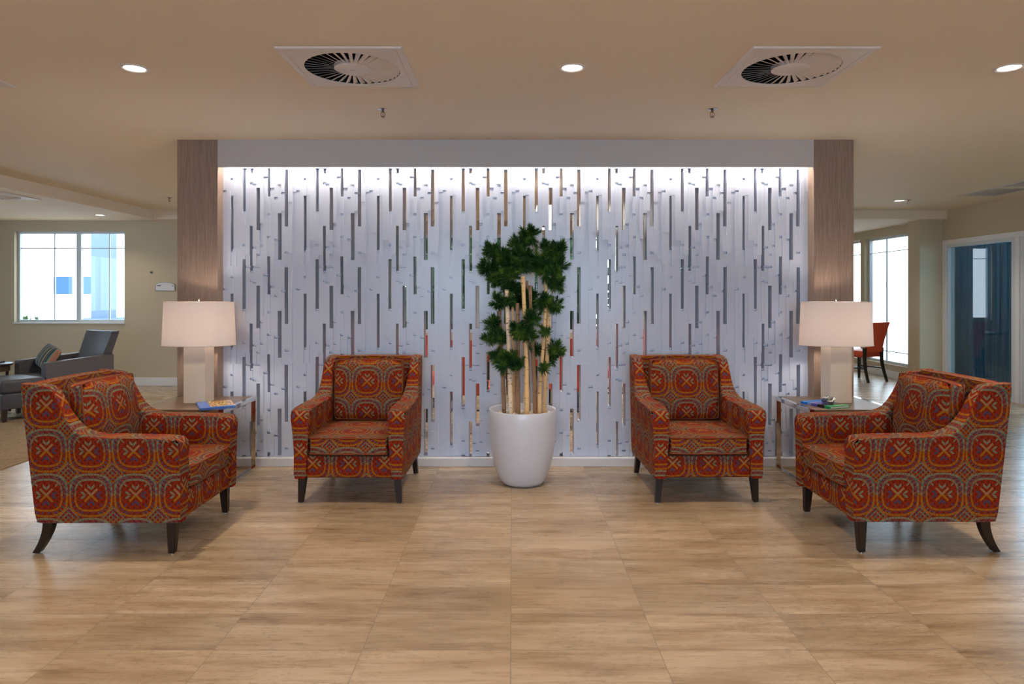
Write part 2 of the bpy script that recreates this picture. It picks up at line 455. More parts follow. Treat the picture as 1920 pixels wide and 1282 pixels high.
bm = B(); box(bm, 2.05, 6.45, 10.2, 13.65, ZL, ZL+.12); struct('ceiling_rear', bm, M['ceiling'])

# ------------------------------------------------------------------ walls
bm = B(); slab(bm, [-8.6, 2.2], [0, ZL], 10.04, 10.2, [(-7.55, -5.88, .963, 2.347), (-1.7, 1.7, .80, 2.30)], XZ); struct('wall_back', bm, M['wall'])
bm = B(); slab(bm, [-3.6, 10.2], [0, ZC], -8.6, -8.5, [(5.6, 7.6, 1.0, 2.2)], YZ); struct('wall_left', bm, M['wall'])
bm = B(); slab(bm, [-3.6, 9.9], [0, ZC], 6.45, 6.6, [(5.2, 9.86, .0, 2.14)], YZ); struct('wall_right', bm, M['wall'])
bm = B(); box(bm, 6.10, 6.6, 9.9, 10.2, 0, ZL); struct('wall_pier', bm, M['wall'])
bm = B(); slab(bm, [-8.6, 6.6], [0, ZC], -3.6, -3.5, [(-2.4, 2.4, .9, 2.3)], XZ); struct('wall_front', bm, M['wall'])
bm = B(); slab(bm, [10.2, 13.65], [0, ZL], 6.3, 6.45, [(10.34, 11.83, .22, 2.365), (11.97, 13.3, .22, 2.365)], YZ); struct('wall_sunroom_right', bm, M['wall'])
bm = B(); slab(bm, [2.05, 6.45], [0, ZL], 13.5, 13.65, [(3.2, 3.95, .86, 2.365)], XZ); struct('wall_sunroom_back', bm, M['wall'])
bm = B(); box(bm, 2.05, 2.2, 10.2, 13.5, 0, ZL); struct('wall_sunroom_left', bm, M['wall'])
# neighbouring room behind the glazed doors
bm = B()
slab(bm, [6.6, 10.6], [0, ZC], 10.9, 11.0, [(8.2, 9.4, 1.3, 2.45)], XZ); slab(bm, [4.1, 10.9], [0, ZC], 10.5, 10.6, [(5.4, 8.6, .75, 2.4)], YZ); box(bm, 6.6, 10.6, 4.0, 4.1, 0, ZC)  # opening in the side wall added for the fill light
struct('wall_next_room', bm, M['curtain_wall'])
bm = B(); box(bm, 6.6, 10.6, 4.0, 11.0, ZC, ZC+.1); struct('ceiling_next_room', bm, M['ceiling'])
# baseboards
bm = B(); box(bm, -8.5, -3.0, 10.015, 10.04, 0, .125, .004); box(bm, -3.0, 2.2, 10.015, 10.04, 0, .125, .004); struct('baseboard_back', bm, M['trim'])
bm = B(); box(bm, 6.27, 6.3, 10.2, 13.5, 0, .12, .004); struct('baseboard_sunroom', bm, M['trim'])
bm = B(); box(bm, 6.425, 6.45, -3.5, 5.2, 0, .12, .004); struct('baseboard_right', bm, M['trim'])
bm = B(); box(bm, -8.5, -8.475, -3.5, 10.0, 0, .12, .004); struct('baseboard_left', bm, M['trim'])

# ------------------------------------------------------------------ windows and doors
def window(name, u0, u1, z0, z1, d, ax, mull=(), munt_u=(), munt_z=(), fr=.045, gd=.03, mu=.014, gmat='glass'):
    e = sempty(name)
    bm = B()
    def bb(a0, a1, c0, c1, t0, t1, bev=.003):
        p, q = ax(a0, c0, t0), ax(a1, c1, t1)
        box(bm, min(p[0],q[0]), max(p[0],q[0]), min(p[1],q[1]), max(p[1],q[1]), min(p[2],q[2]), max(p[2],q[2]), bev)
    bb(u0, u0+fr, z0, z1, d-gd, d+gd); bb(u1-fr, u1, z0, z1, d-gd, d+gd)
    bb(u0+fr, u1-fr, z0, z0+fr, d-gd, d+gd); bb(u0+fr, u1-fr, z1-fr, z1, d-gd, d+gd)
    for m_ in mull: bb(m_-fr, m_+fr, z0+fr, z1-fr, d-gd, d+gd)
    for m_ in munt_u: bb(m_-mu/2, m_+mu/2, z0+fr, z1-fr, d-.012, d+.012, 0)
    for m_ in munt_z: bb(u0+fr, u1-fr, m_-mu/2, m_+mu/2, d-.011, d+.011, 0)
    obj('window_frame', bm, M['alu'], e)
    bm = B(); bb(u0+fr, u1-fr, z0+fr, z1-fr, d-.003, d+.003, 0); obj('pane', bm, M[gmat], e)
    return e
window('window_1', -7.55, -5.88, .963, 2.347, 10.14, XZ, mull=(-6.62,), munt_u=(-7.0, -6.16), munt_z=(2.09,), fr=.035)
window('window_2', -1.7, 1.7, .80, 2.30, 10.14, XZ, mull=(-.55, .6), munt_z=(2.0,))
window('window_3', 10.34, 11.83, .22, 2.365, 6.40, YZ, munt_u=(10.66, 11.3), munt_z=(2.11, .42), fr=.04, gmat='glass')
window('window_4', 11.97, 13.3, .22, 2.365, 6.40, YZ, munt_u=(12.6,), munt_z=(2.11, .42), fr=.04)
window('window_5', 3.2, 3.95, .86, 2.365, 13.6, XZ, munt_z=(2.11,), munt_u=(3.57,))
window('window_6', 5.6, 7.6, 1.0, 2.2, -8.55, YZ, mull=(6.6,))
window('window_7', -2.4, 2.4, .9, 2.3, -3.55, XZ, mull=(-1.0, 1.0))
def gdoor(name, y0, y1):
    window(name, y0, y1, .0, 2.14, 6.50, YZ, fr=.062, gd=.05, gmat='tint')
gdoor('door_1', 8.49, 9.86); gdoor('door_2', 7.0, 8.37); gdoor('door_3', 5.2, 6.88)
bm = B(); box(bm, 6.45, 6.6, 8.37, 8.49, 0, 2.14); box(bm, 6.45, 6.6, 6.88, 7.0, 0, 2.14); struct('door_post', bm, M['trim'])
# white casing around the glazing
bm = B(); box(bm, 6.435, 6.45, 5.1, 9.9, 2.12, 2.19, .003); box(bm, 6.435, 6.45, 9.82, 9.9, 0, 2.12, .003); box(bm, 6.435, 6.45, 8.40, 8.46, 0, 2.12, .003)
struct('trim_2', bm, M['trim'])
bm = B(); box(bm, -7.56, -5.87, 10.02, 10.06, .94, .963, .003); struct('trim_3', bm, M['trim'])
# curtain behind the glazed door
bm = B(); L = []
for i in range(161):
    t = i/160; y = 9.22 + t*1.6; x = 7.05 + .035*math.sin(t*150) + .02*math.sin(t*61+1)
    L.append([(x, y, .03), (x, y, 2.5), (x+.006, y, 2.5), (x+.006, y, .03)])
rings(bm, L)
tag(obj('curtain', bm, M['curtain'], smooth=60), 'blue-grey floor-length curtain hanging behind the glass door at right', 'curtain')
bm = B(); tube(bm, [(7.06, 9.1, 2.52), (7.06, 10.88, 2.52)], .012); tag(obj('curtain_rail', bm, M['chrome']), 'thin rail carrying the curtain behind the glass door', 'curtain rail')
# rear window and added side window of the neighbouring room
window('window_8', 8.2, 9.4, 1.3, 2.45, 10.95, XZ)
window('added_window', 5.4, 8.6, .75, 2.4, 10.55, YZ, mull=(7.0,))  # added side window, unseen, made to let the side fill light in
area('next_room_fill', (8.8, 11.04, 1.88), (R(-90), 0, 0), 1.1, 1.0, 200, (.6, .8, 1.0))  # added fill light outside the rear window, brightens the room and curtain
area('next_room_side_fill', (10.64, 7.0, 1.6), (0, R(90), 0), 1.6, 3.0, 330, (.5, .74, 1.0))  # added fill light, brightens the curtain and tints the right side blue
# ------------------------------------------------------------------ outdoors
bm = B(); box(bm, -20, 20, 10.2, 30, -.3, -.12); box(bm, 11, 20, 0, 10.2, -.3, -.12); struct('ground', bm, M['sun_patio'])
t = thing('neighbouring_building', 'white stucco building across the courtyard seen through the left window', 'building', (-11, 19, -.12))
bm = B(); box(bm, -8, 6.2, 0, .4, 0, 5.2); box(bm, -8, 6.2, -.25, 0, 3.55, 3.8); obj('facade', bm, M['stucco'], t)
for k, x in enumerate((-.75, .85)):
    x0 = -2.12 + k*.66
    bm = B(); box(bm, x0-.04, x0+.58, -.03, .02, 1.45, 2.06); f = obj('window', bm, M['stucco'], t)
    bm = B(); box(bm, x0, x0+.52, -.05, -.03, 1.5, 2.0); obj('pane', bm, M['bluewin'], f)
t = thing('porch_column', 'pale blue porch column on a square pedestal outside the left window', 'column', (-8.20, 13.3, -.12))
bm = B(); box(bm, -.16, .16, -.16, .16, 1.0, 4.2); obj('shaft', bm, M['stucco2'], t)
bm = B(); box(bm, -.28, .28, -.28, .28, 0, .95); box(bm, -.32, .32, -.32, .32, .95, 1.03); obj('pedestal', bm, M['stucco2'], t)
def shrub(name, label, c, rad, n, seed, mt, cat='hedge', elong=(1,1,1)):
    rn = random.Random(seed); bm = B()
    for i in range(n):
        v = Vector((rn.gauss(0,1), rn.gauss(0,1), rn.gauss(0,1))).normalized()*rn.uniform(.75, 1)
        p = Vector((v.x*rad*elong[0], v.y*rad*elong[1], v.z*rad*elong[2]))
        d = (v + Vector((rn.uniform(-.6,.6), rn.uniform(-.6,.6), rn.uniform(-.6,.6)))).normalized(); s = d.orthogonal().normalized()*rad*.06
        l = rad*.28
        a = [bm.verts.new(p-s*.2), bm.verts.new(p+d*l*.5+s), bm.verts.new(p+d*l), bm.verts.new(p+d*l*.5-s)]
        bm.faces.new(a)
    bmesh.ops.create_icosphere(bm, subdivisions=3, radius=1, matrix=Matrix.Diagonal((rad*.86*elong[0], rad*.86*elong[1], rad*.86*elong[2], 1)))
    return tag(obj(name, bm, mt, loc=c), label, cat)
shrub('hedge', 'tall dark green hedge outside the rear window, glimpsed through the screen slots', (-.2, 12.0, 1.5), 1, 2200, 3, M['hedge'], 'hedge', (1.9, .7, 1.62))
shrub('shrub', 'low dark shrub just outside the left window beside the porch column', (-9.3, 12.6, .35), .5, 500, 5, M['hedge'], 'shrub', (1.6, .7, 1.1))

# ------------------------------------------------------------------ ceiling fittings
def diffuser(x, y, z, label):
    t = thing('ceiling_diffuser', label, 'ceiling vent', (x, y, z), 0, None)
    bm = B(); n = 72; r = .255; ho = .32
    outer, inner = [], []
    for k in range(n):
        a = 2*PI*k/n + PI/4; c_, s_ = math.cos(a), math.sin(a); m_ = ho/max(abs(c_), abs(s_))
        outer.append((c_*m_, s_*m_)); inner.append((c_*r, s_*r))
    l = [[(p[0], p[1], -.001) for p in outer], [(p[0]*.985, p[1]*.985, -.010) for p in outer], [(p[0]*.90, p[1]*.90, -.010) for p in outer], [(p[0]*.895, p[1]*.895, -.007) for p in outer],
         [(p[0]*.885, p[1]*.885, -.010) for p in outer], [(p[0], p[1], -.010) for p in inner], [(p[0], p[1], -.006) for p in inner], [(p[0]*1.06, p[1]*1.06, -.006) for p in inner]]
    rings(bm, l, caps=False); obj('face_plate', bm, M['diff'], t)
    bm = B()
    for k in range(36):
        a = 2*PI*k/36; ca, sa = math.cos(a), math.sin(a)
        def P(rr, w_, zz): return (ca*rr - sa*w_, sa*rr + ca*w_, zz)
        w1, w2 = .012, .0215; tk = .001
        v = [bm.verts.new(P(.095, w1*.6, -.009)), bm.verts.new(P(.253, w2*.55, -.009)), bm.verts.new(P(.253, -w2*.55, .001)), bm.verts.new(P(.095, -w1*.6, -.004)),
             bm.verts.new(P(.095, w1*.6, -.009+tk)), bm.verts.new(P(.253, w2*.55, -.009+tk)), bm.verts.new(P(.253, -w2*.55, .001+tk)), bm.verts.new(P(.095, -w1*.6, -.004+tk))]
        for q in ((0,1,2,3),(7,6,5,4),(0,4,5,1),(2,6,7,3),(1,5,6,2),(0,3,7,4)): bm.faces.new([v[i] for i in q])
    obj('swirl_vanes', bm, M['diff'], t)
    bm = B(); lathe(bm, [(.10, .012), (.10, -.008), (.096, -.011), (.012, -.012), (.011, -.009), (.002, -.009)], 40); obj('hub', bm, M['diff'], t, 40)
    bm = B(); lathe(bm, [(.275, -.005), (.275, .2), (.258, .2), (.258, -.005)], 40, closed_prof=True); lathe(bm, [(.27, .19), (.27, .2)], 40); obj('duct', bm, M['dark'], t)
    return t
M['diff'] = mat('diffuser_white', srgb=(214, 204, 196), rough=.45)
diffuser(DIFF[1][0], DIFF[1][1], ZC, 'square ceiling air diffuser with round swirl vanes, left of the centre downlight')
diffuser(DIFF[2][0], DIFF[2][1], ZC, 'square ceiling air diffuser with round swirl vanes, right of the centre downlight')
diffuser(DIFF[0][0], DIFF[0][1], ZC, 'square ceiling air diffuser cut off at the left picture edge, on the higher ceiling')
diffuser(LOWD[0], LOWD[1], ZL, 'ceiling air diffuser in the lowered ceiling over the grey leather chair')
def downlight(x, y, z, label, power, spread=120, col=WARM):
    t = thing('downlight', label, 'ceiling light', (x, y, z))
    bm = B(); lathe(bm, [(.078, 0), (.078, -.004), (.074, -.006), (.058, -.003), (.054, .001), (.054, .0)], 40, closed_prof=True); obj('trim_ring', bm, M['diff'], t, 40)
    bm = B(); lathe(bm, [(.054, .002), (.054, .012)], 40); obj('lens', bm, M['ledlamp'], t)
    l = bpy.data.lights.new('downlight_beam', 'AREA'); l.shape = 'DISK'; l.size = .10; l.energy = power; l.color = col; l.spread = R(spread)
    o = bpy.data.objects.new('downlight_beam', l); C.objects.link(o); o.location = (0, 0, -.004); o.parent = t
    return t
PW = 13.0
lbl = {(-2.07, 3.63): 'round lit recessed downlight above the left front armchair', (.329, 3.62): 'round lit recessed downlight at the centre between the two ceiling diffusers',
       (2.72, 3.62): 'round lit recessed downlight at the right picture edge'}
for x, y in DL:
    downlight(x, y, ZC, lbl.get((x, y)) or 'recessed downlight outside the picture, %s, %s' % ({3.63: 'over the left aisle', 3.62: 'over the right aisle', 1.0: 'above the photographer', -1.4: 'behind the photographer'}[y], {-4.47: 'far left', -2.07: 'left', .329: 'middle', 2.72: 'right', 5.1: 'far right'}[x]), PW)
downlight(5.15, 8.8, ZC, 'small bright recessed downlight near the right wall before the sunroom', 9, col=(1, .9, .8))
downlight(-5.79, 9.3, ZL, 'small bright recessed downlight in the lowered ceiling near the left window', 5, col=(1, .85, .7))
for x, y in ((-3.4, 6.9), (.3, 6.4), (1.6, 8.6), (-2.2, 8.8)):
    downlight(x, y, ZC, 'recessed downlight hidden behind the header over the dining area, %s' % ('nearest the screen' if y < 6.5 else 'left' if x < -3 else 'far right' if x > 1 else 'far left'), 26, col=(1, .9, .8))
def sprinkler(x, y, label):
    t = thing('sprinkler', label, 'fire sprinkler', (x, y, ZC))
    bm = B(); lathe(bm, [(.036, 0), (.036, -.003), (.016, -.010), (.012, -.012)], 24); obj('escutcheon', bm, M['chrome'], t, 40)
    bm = B(); tube(bm, [(0, 0, -.008), (0, 0, -.022)], .009)
    for s in (-1, 1): tube(bm, [(s*.006, 0, -.02), (s*.014, 0, -.030), (s*.012, 0, -.044), (0, 0, -.054)], .0025, 6)
    tube(bm, [(0, 0, -.022), (0, 0, -.052)], .002, 6)
    obj('frame_arms', bm, M['spr'], t)
    bm = B(); lathe(bm, [(.014, -.054), (.014, -.056)], 16); obj('deflector', bm, M['spr'], t)
M['spr'] = mat('sprinkler_metal', srgb=(120, 84, 66), rough=.35, metal=.8)
sprinkler(-.864, 4.43, 'small fire sprinkler head on the ceiling left of centre before the screen')
sprinkler(1.34, 4.43, 'small fire sprinkler head on the ceiling right of centre before the screen')
sprinkler(-4.4, 8.5, 'small fire sprinkler head far back left of the left wooden column')
sprinkler(5.22, 8.72, 'small fire sprinkler head beside the far right downlight')
for y0, y1, lb in ((7.73, 8.35, 'flat louvred return grille on the far right ceiling, the farther one'), (7.02, 7.64, 'flat louvred return grille on the right ceiling cut by the picture edge')):
    t = thing('return_grille', lb, 'ceiling vent', (5.84, (y0+y1)/2, ZC))
    bm = B(); slab(bm, [-.27, .27], [-.31, .31], -.008, .02, [(-.235, .235, -.275, .275)], XY); obj('frame', bm, M['diff'], t)
    bm = B()
    for k in range(22):
        y = -.27 + k*.0252; v = [bm.verts.new(p) for p in ((-.235, y, -.004), (.235, y, -.004), (.235, y+.02, .012), (-.235, y+.02, .012))]; bm.faces.new(v)
    o = obj('louvres', bm, M['diff'], t); sm = o.modifiers.new('s', 'SOLIDIFY'); sm.thickness = .0015

# ------------------------------------------------------------------ screen wall with header and columns
def column(x0, x1, label):
    bm = B(); box(bm, x0, x1, 5.31, 5.62, 0, ZC, .003)
    return tag(obj('wood_column', bm, M['column']), label, 'column')
column(-2.687, -2.362, 'square brown wood-grain column at the left end of the white screen')
column(2.422, 2.743, 'square brown wood-grain column at the right end of the white screen')
t = thing('header_beam', 'pale grey header spanning between the two wooden columns above the white screen', 'header', (.03, 5.31, 2.414))
bm = B(); box(bm, -2.392, 2.392, 0.001, .022, 0, ZC-2.414); box(bm, -2.392, 2.392, .10, .30, .075, ZC-2.414); obj('fascia_board', bm, M['header'], t)
bm = B(); box(bm, -2.36, 2.36, .030, .066, .085, .094); obj('led_strip', bm, M['led'], t)
bm = B(); box(bm, -2.362, 2.422, 5.356, 5.56, 0, .066, .003); tag(obj('plinth', bm, M['trim']), 'low white plinth along the floor under the white slotted screen', 'plinth')
SC = thing('slotted_screen', 'glossy white room divider of stepped vertical blocks with narrow slots', 'room divider', (-2.362, 5.42, .066))
PWd, PHt = .598, .80
sx = PWd/485; sz = PHt/649
slots = {(49,66): [(185,544)], (126,147): [(0,286),(605,649)], (176,195): [(384,649),(0,33)], (220,244): [(132,413)], (292,312): [(0,189),(587,649)], (361,386): [(299,610)], (407,431): [(9,387)]}
cols = [(0,24),(24,49),(49,66),(66,88),(88,126),(126,147),(147,176),(176,195),(195,220),(220,244),(244,266),(266,292),(292,312),(312,338),(338,361),(361,386),(386,407),(407,431),(431,458),(458,485)]
rn = random.Random(11)
def panel(zlo=None):
    bm = B()
    for (a, b_) in cols:
        gaps = sorted(slots.get((a, b_), []))
        solid = []; y = 0
        for g0, g1 in gaps:
            if g0 > y: solid.append((y, g0))
            y = g1
        if y < 649: solid.append((y, 649))
        for s0, s1 in solid:
            cuts = [s0]
            ln = s1-s0
            if ln > 160:
                k = 2 if ln < 400 else rn.choice((2, 3, 3))
                cuts += sorted(s0 + ln*(i+rn.uniform(.25, .75))/k for i in range(k))[:k]
            cuts.append(s1)
            for c0, c1 in zip(cuts[:-1], cuts[1:]):
                dep = rn.choice((0, .002, .004, .006, .008, .011))
                segs = [(c0, c1, dep)]
                if rn.random() < .22 and c1-c0 > 60: segs = [(c0, c0+12, -.012), (c0+14, c1, dep)]
                for q0, q1, dd in segs:
                    z1, z0 = PHt - q0*sz, PHt - q1*sz
                    if zlo is not None:
                        z0 = max(z0, zlo)
                        if z1 <= z0: continue
                    box(bm, a*sx, b_*sx, -dd, .125, z0, z1)
    return bm
bm = B(); box(bm, 0, 4.784, -.002, .125, 2.426-.066, 2.632-.066); obj('top_rail', bm, M['panel'], SC)
rn = random.Random(11); p0 = obj('screen_panel', panel(), M['panel'])
rn = random.Random(11); pb = obj('screen_panel', panel(.042), M['panel'])
ztop = 2.426
for r_ in range(3):
    for c_ in range(8):
        src = pb if r_ == 2 else p0
        if (r_, c_) in ((0, 0), (2, 0)): o = src
        else: o = src.copy(); C.objects.link(o)
        o.parent = SC; o.location = (c_*PWd, 0, ztop-(r_+1)*PHt-.066)

# ------------------------------------------------------------------ patterned armchairs
def armside(s):
    """arm and wing of one side; s=-1 left, +1 right. front is -y"""
    ys = [-.385, -.365, -.33, -.28, -.22, -.16, -.10, -.04, .02, .07, .11, .14, .17, .195, .215, .235, .255, .28, .31, .345, .385]
    def H(y):
        K = [(-.385, .600), (-.365, .622), (-.33, .628), (-.1, .632), (.04, .636), (.10, .648), (.14, .672), (.17, .712), (.195, .765), (.215, .825), (.235, .878), (.255, .902), (.28, .908), (.385, .918)]
        for (a, h0), (b_, h1) in zip(K[:-1], K[1:]):
            if a <= y <= b_: return h0 + (h1-h0)*(y-a)/(b_-a)
        return K[-1][1]
    nz = 14; out, inn = [], []
    for y in ys:
        h = H(y); co, ci = [], []
        for j in range(nz+1):
            z = .175 + (h-.175)*j/nz
            k = max(0, min(1, (y+.1)/.485))
            yy = y + (.085*k)*(z-.175)/.74 + (.0 if y > -.38 else 0)
            fl = max(0, (z-.33)/.30); fl = min(1, fl)**1.6
            back = max(0, min(1, (y-.08)/.16))
            xo = .360 + .030*fl*(1-back) + .002*back
            xi = .282 - .018*min(1, max(0, (z-.2)/.3)) - .002*fl + (.030)*back*max(0, min(1, (z-.62)/.15))
            co.append((s*xo, yy, z)); ci.append((s*xi, yy, z))
        out.append(co); inn.append(ci)
    bm = B()
    O = [[bm.verts.new(p) for p in c] for c in out]; I = [[bm.verts.new(p) for p in c] for c in inn]
    m_, n_ = len(ys), nz+1
    for i in range(m_-1):
        for j in range(n_-1):
            bm.faces.new((O[i][j], O[i+1][j], O[i+1][j+1], O[i][j+1])); bm.faces.new((I[i][j], I[i][j+1], I[i+1][j+1], I[i+1][j]))
    per = [(i, 0) for i in range(m_)] + [(m_-1, j) for j in range(1, n_)] + [(i, n_-1) for i in range(m_-2, -1, -1)] + [(0, j) for j in range(n_-2, 0, -1)]
    for (a, b_) in zip(per, per[1:]+per[:1]):
        bm.faces.new((O[a[0]][a[1]], O[b_[0]][b_[1]], I[b_[0]][b_[1]], I[a[0]][a[1]]))
    es = []
    for (a, b_) in zip(per, per[1:]+per[:1]):
        for Q in (O, I):
            e = bm.edges.get((Q[a[0]][a[1]], Q[b_[0]][b_[1]]))
            if e: es.append(e)
    bmesh.ops.bevel(bm, geom=es, offset=.022, segments=4, profile=.5, affect='EDGES', clamp_overlap=True)
    return bm
def pillow(bm, hx, hy, hz, c, tilt=0, crown=.02, n=14, edge=.35, round_=.03, taper=0, flat=.55):
    """boxy cushion: hx,hz half plan sizes, hy half thickness. plan in xz"""
    prof = []
    def P(u, v, s):
        # u,v in -1..1
        ru = min(1, (1-abs(u))/edge); rv = min(1, (1-abs(v))/edge)
        t = (1-(1-ru)**2.4)*(1-(1-rv)**2.4)
        t = max(t, 0)**.5
        sq = 1 - .035*(abs(u)**4)*(abs(v)**4)
        x = u*hx*sq*(1 + taper*v); z = v*hz*sq
        y = s*(hy*flat + hy*(1-flat)*t + crown*(1-u*u)*(1-v*v))
        p = Vector((x, y, z)); p.rotate(Matrix.Rotation(tilt, 3, 'X')); return p + Vector(c)
    def q(k): # denser near the borders
        t = -1 + 2*k/n; return math.sin(t*PI/2)*.35 + t*.65
    F_ = {s: [[bm.verts.new(P(q(i), q(j), s)) for j in range(n+1)] for i in range(n+1)] for s in (-1, 1)}
    for s in (-1, 1):
        for i in range(n):
            for j in range(n): bm.faces.new((F_[s][i][j], F_[s][i+1][j], F_[s][i+1][j+1], F_[s][i][j+1]))
    per = [(i, 0) for i in range(n)] + [(n, j) for j in range(n)] + [(n-i, n) for i in range(n)] + [(0, n-j) for j in range(n)]
    for a, b_ in zip(per, per[1:]+per[:1]):
        bm.faces.new((F_[-1][a[0]][a[1]], F_[-1][b_[0]][b_[1]], F_[1][b_[0]][b_[1]], F_[1][a[0]][a[1]]))
    es = []
    for a, b_ in zip(per, per[1:]+per[:1]):
        for s in (-1, 1): es.append(bm.edges.get((F_[s][a[0]][a[1]], F_[s][b_[0]][b_[1]])))
    for k in ((0,0),(n,0),(n,n),(0,n)): es.append(bm.edges.get((F_[-1][k[0]][k[1]], F_[1][k[0]][k[1]])))
    ring = {s: [F_[s][a][b_].co.copy() for a, b_ in per] for s in (-1, 1)}
    bmesh.ops.bevel(bm, geom=es, offset=round_*.5, segments=3, profile=.5, affect='EDGES', clamp_overlap=True)
    return ring
def make_armchair(label):
    t = thing('patterned_armchair', label, 'armchair')
    f = M['fabric']
    for s in (-1, 1): uvbox(obj('arm', armside(s), f, t, 60), s*.322, .08)
    # backrest slab between the wings
    bm = B(); xs = [-.318+.636*i/10 for i in range(11)]; nz = 10
    L = []
    for x in xs:
        top = .912 + .006*(1-(x/.318)**2)
        fr = [(x, .285 + (.085)*(z-.175)/.74 - .03*((z-.3)/.6)*0, z) for z in [.30+(top-.30)*j/nz for j in range(nz+1)]]
        bk = [(x, .378 + .085*(z-.175)/.74, z) for z in [.18+(top-.18)*j/nz for j in range(nz, -1, -1)]]
        L.append(fr+bk)
    rings(bm, L)
    es = [e for e in bm.edges if all(abs(v.co.z-(.912+.006*(1-(v.co.x/.318)**2))) < 1e-4 for v in e.verts) and abs(e.verts[0].co.x-e.verts[1].co.x) > .01]
    bmesh.ops.bevel(bm, geom=es, offset=.022, segments=4, affect='EDGES')
    uvbox(obj('backrest', bm, f, t, 50))
    # seat deck and front rail
    bm = B(); box(bm, -.284, .284, -.372, .37, .178, .325, .012, 3); uvbox(obj('seat_rail', bm, f, t, 50))
    # seat cushion
    bm = B()
    ring = pillow(bm, .2615, .056, .33, (0, -.066, .395), R(90), .008, 14, .25, .016, 0, .93)
    sc_ = uvbox(obj('seat_cushion', bm, f, t, 60))
    for s in (-1, 1):
        bm = B(); tube(bm, ring[s], .0048, 6, True); uvbox(obj('piping', bm, M['piping'], sc_, 180))
    bm = B()
    ring = pillow(bm, .252, .065, .222, (0, .232, .682), R(-6), .03, 14, .5, .03, .0)
    bc = uvbox(obj('back_cushion', bm, f, t, 60))
    for s in (-1, 1):
        bm = B(); tube(bm, ring[s], .0045, 6, True); uvbox(obj('piping', bm, M['piping'], bc, 180))
    for s in (-1, 1):
        bm = B(); frustum(bm, (s*.330, -.328, 0.006), (s*.318, -.325, .182), .017, .017, .026, .026, .003)
        obj('leg', bm, M['leg'], t, 30)
        bm = B()
        loops = []
        for k in range(9):
            u = k/8; z = .182*(1-u) + .006*u; y = .338 + .068*u**1.9; hw = .029 - .011*u
            loops.append([(s*.322-.02+.003*u, y-hw, z), (s*.322+.02-.003*u, y-hw, z), (s*.322+.02-.003*u, y+hw*.9, z), (s*.322-.02+.003*u, y+hw*.9, z)])
        rings(bm, loops); obj('leg', bm, M['leg'], t, 40)
        for (gx, gy) in ((s*.330, -.328), (s*.322, .406)):
            bm = B(); lathe(bm, [(.012, 0), (.012, .008)], 12, (gx, gy, 0)); obj('glide', bm, M['brass'], t)
    return t
M['piping'] = mat('piping_cord', srgb=(130, 62, 24), rough=.8)
ch = make_armchair('patterned orange armchair facing right, nearest the camera at far left')
ch.location = (-2.155, 3.893, 0); ch.rotation_euler = (0, 0, R(90)); ch['group'] = 'patterned armchairs'
dup(ch, (-1.075, 4.75, 0), R(-1), 'patterned orange armchair facing forward, between left table and the potted tree')
dup(ch, (1.296, 4.76, 0), R(1), 'patterned orange armchair facing forward, between the potted tree and right table')
dup(ch, (2.215, 3.91, 0), R(-90), 'patterned orange armchair facing left, nearest the camera at far right')

# ------------------------------------------------------------------ side tables
def side_table(x0, x1, label):
    t = thing('side_table', label, 'side table', ((x0+x1)/2, 4.985, 0)); hx = (x1-x0)/2; hy = .305; zt = .578; r = .02
    bm = B(); box(bm, -hx+.034, hx-.034, -hy, hy, zt-.045, zt, .002); obj('tabletop', bm, M['tabletop'], t)
    for s in (-1, 1):
        bm = B(); xa, xb = (s*hx-.034*(s > 0), s*hx+.034*(s < 0)); xa, xb = min(xa, xb), max(xa, xb)
        slab(bm, [-hy, hy], [0, zt], xa, xb, [(-hy+.025, hy-.025, .022, zt-.028)], YZ); obj('metal_frame', bm, M['chrome'], t)
    bm = B()
    box(bm, -hx+.034, hx-.034, hy-.025, hy, 0, .022); obj('floor_rail', bm, M['chrome'], t)
    return t
side_table(-2.685, -2.04, 'walnut top side table with chrome box frame, under the left lamp')
side_table(2.105, 2.75, 'walnut top side table with chrome box frame, under the right lamp')
# ------------------------------------------------------------------ table lamps
def lamp(x, label):
    z0 = .578; t = thing('table_lamp', label, 'lamp', (x, 5.03, z0))
    bm = B(); box(bm, -.08, .08, -.08, .08, 0, .425, .003); obj('lamp_base', bm, M['lampbase'], t)
    bm = B(); tube(bm, [(0,0,.425), (0,0,.50)], .008); tube(bm, [(0,0,.745), (0,0,.775)], .004); lathe(bm, [(.035, .425), (.035, .430), (.01, .436)], 24)
    lathe(bm, [(.001, .764), (.009, .772), (.006, .782), (.001, .786)], 12); obj('lamp_rod', bm, M['brass'], t, 40)
    bm = B(); r0, r1 = .272, .258
    lathe(bm, [(r0, .430), (r1, .757), (r1-.003, .757), (r0-.003, .430)], 64, sy=.66, closed_prof=True)
    sh = obj('lamp_shade', bm, M['shade'], t, 60)
    for r_, z in ((r0, .431), (r1, .756)):
        bm = B(); tube(bm, [(r_*math.cos(a*PI/32), .66*r_*math.sin(a*PI/32), z) for a in range(64)], .003, 6, True); obj('shade_rim', bm, M['shade'], sh, 180)
    bm = B()
    for a in range(3):
        an = a*2*PI/3+.3; tube(bm, [(0, 0, .745), (r1*.99*math.cos(an), .66*r1*.99*math.sin(an), .745)], .002, 6)
    obj('spider_fitting', bm, M['brass'], t)
    for dx in (-.09, .09):
        l = bpy.data.lights.new('lamp_bulb', 'POINT'); l.energy = 4.9; l.color = (1.0, .86, .74); l.shadow_soft_size = .035
        o = bpy.data.objects.new('lamp_bulb', l); C.objects.link(o); o.parent = t; o.location = (dx, 0, .58)
    return t
lamp(-2.378, 'lit table lamp with white oval shade and cream block base, on the left side table')
lamp(2.462, 'lit table lamp with white oval shade and cream block base, on the right side table')
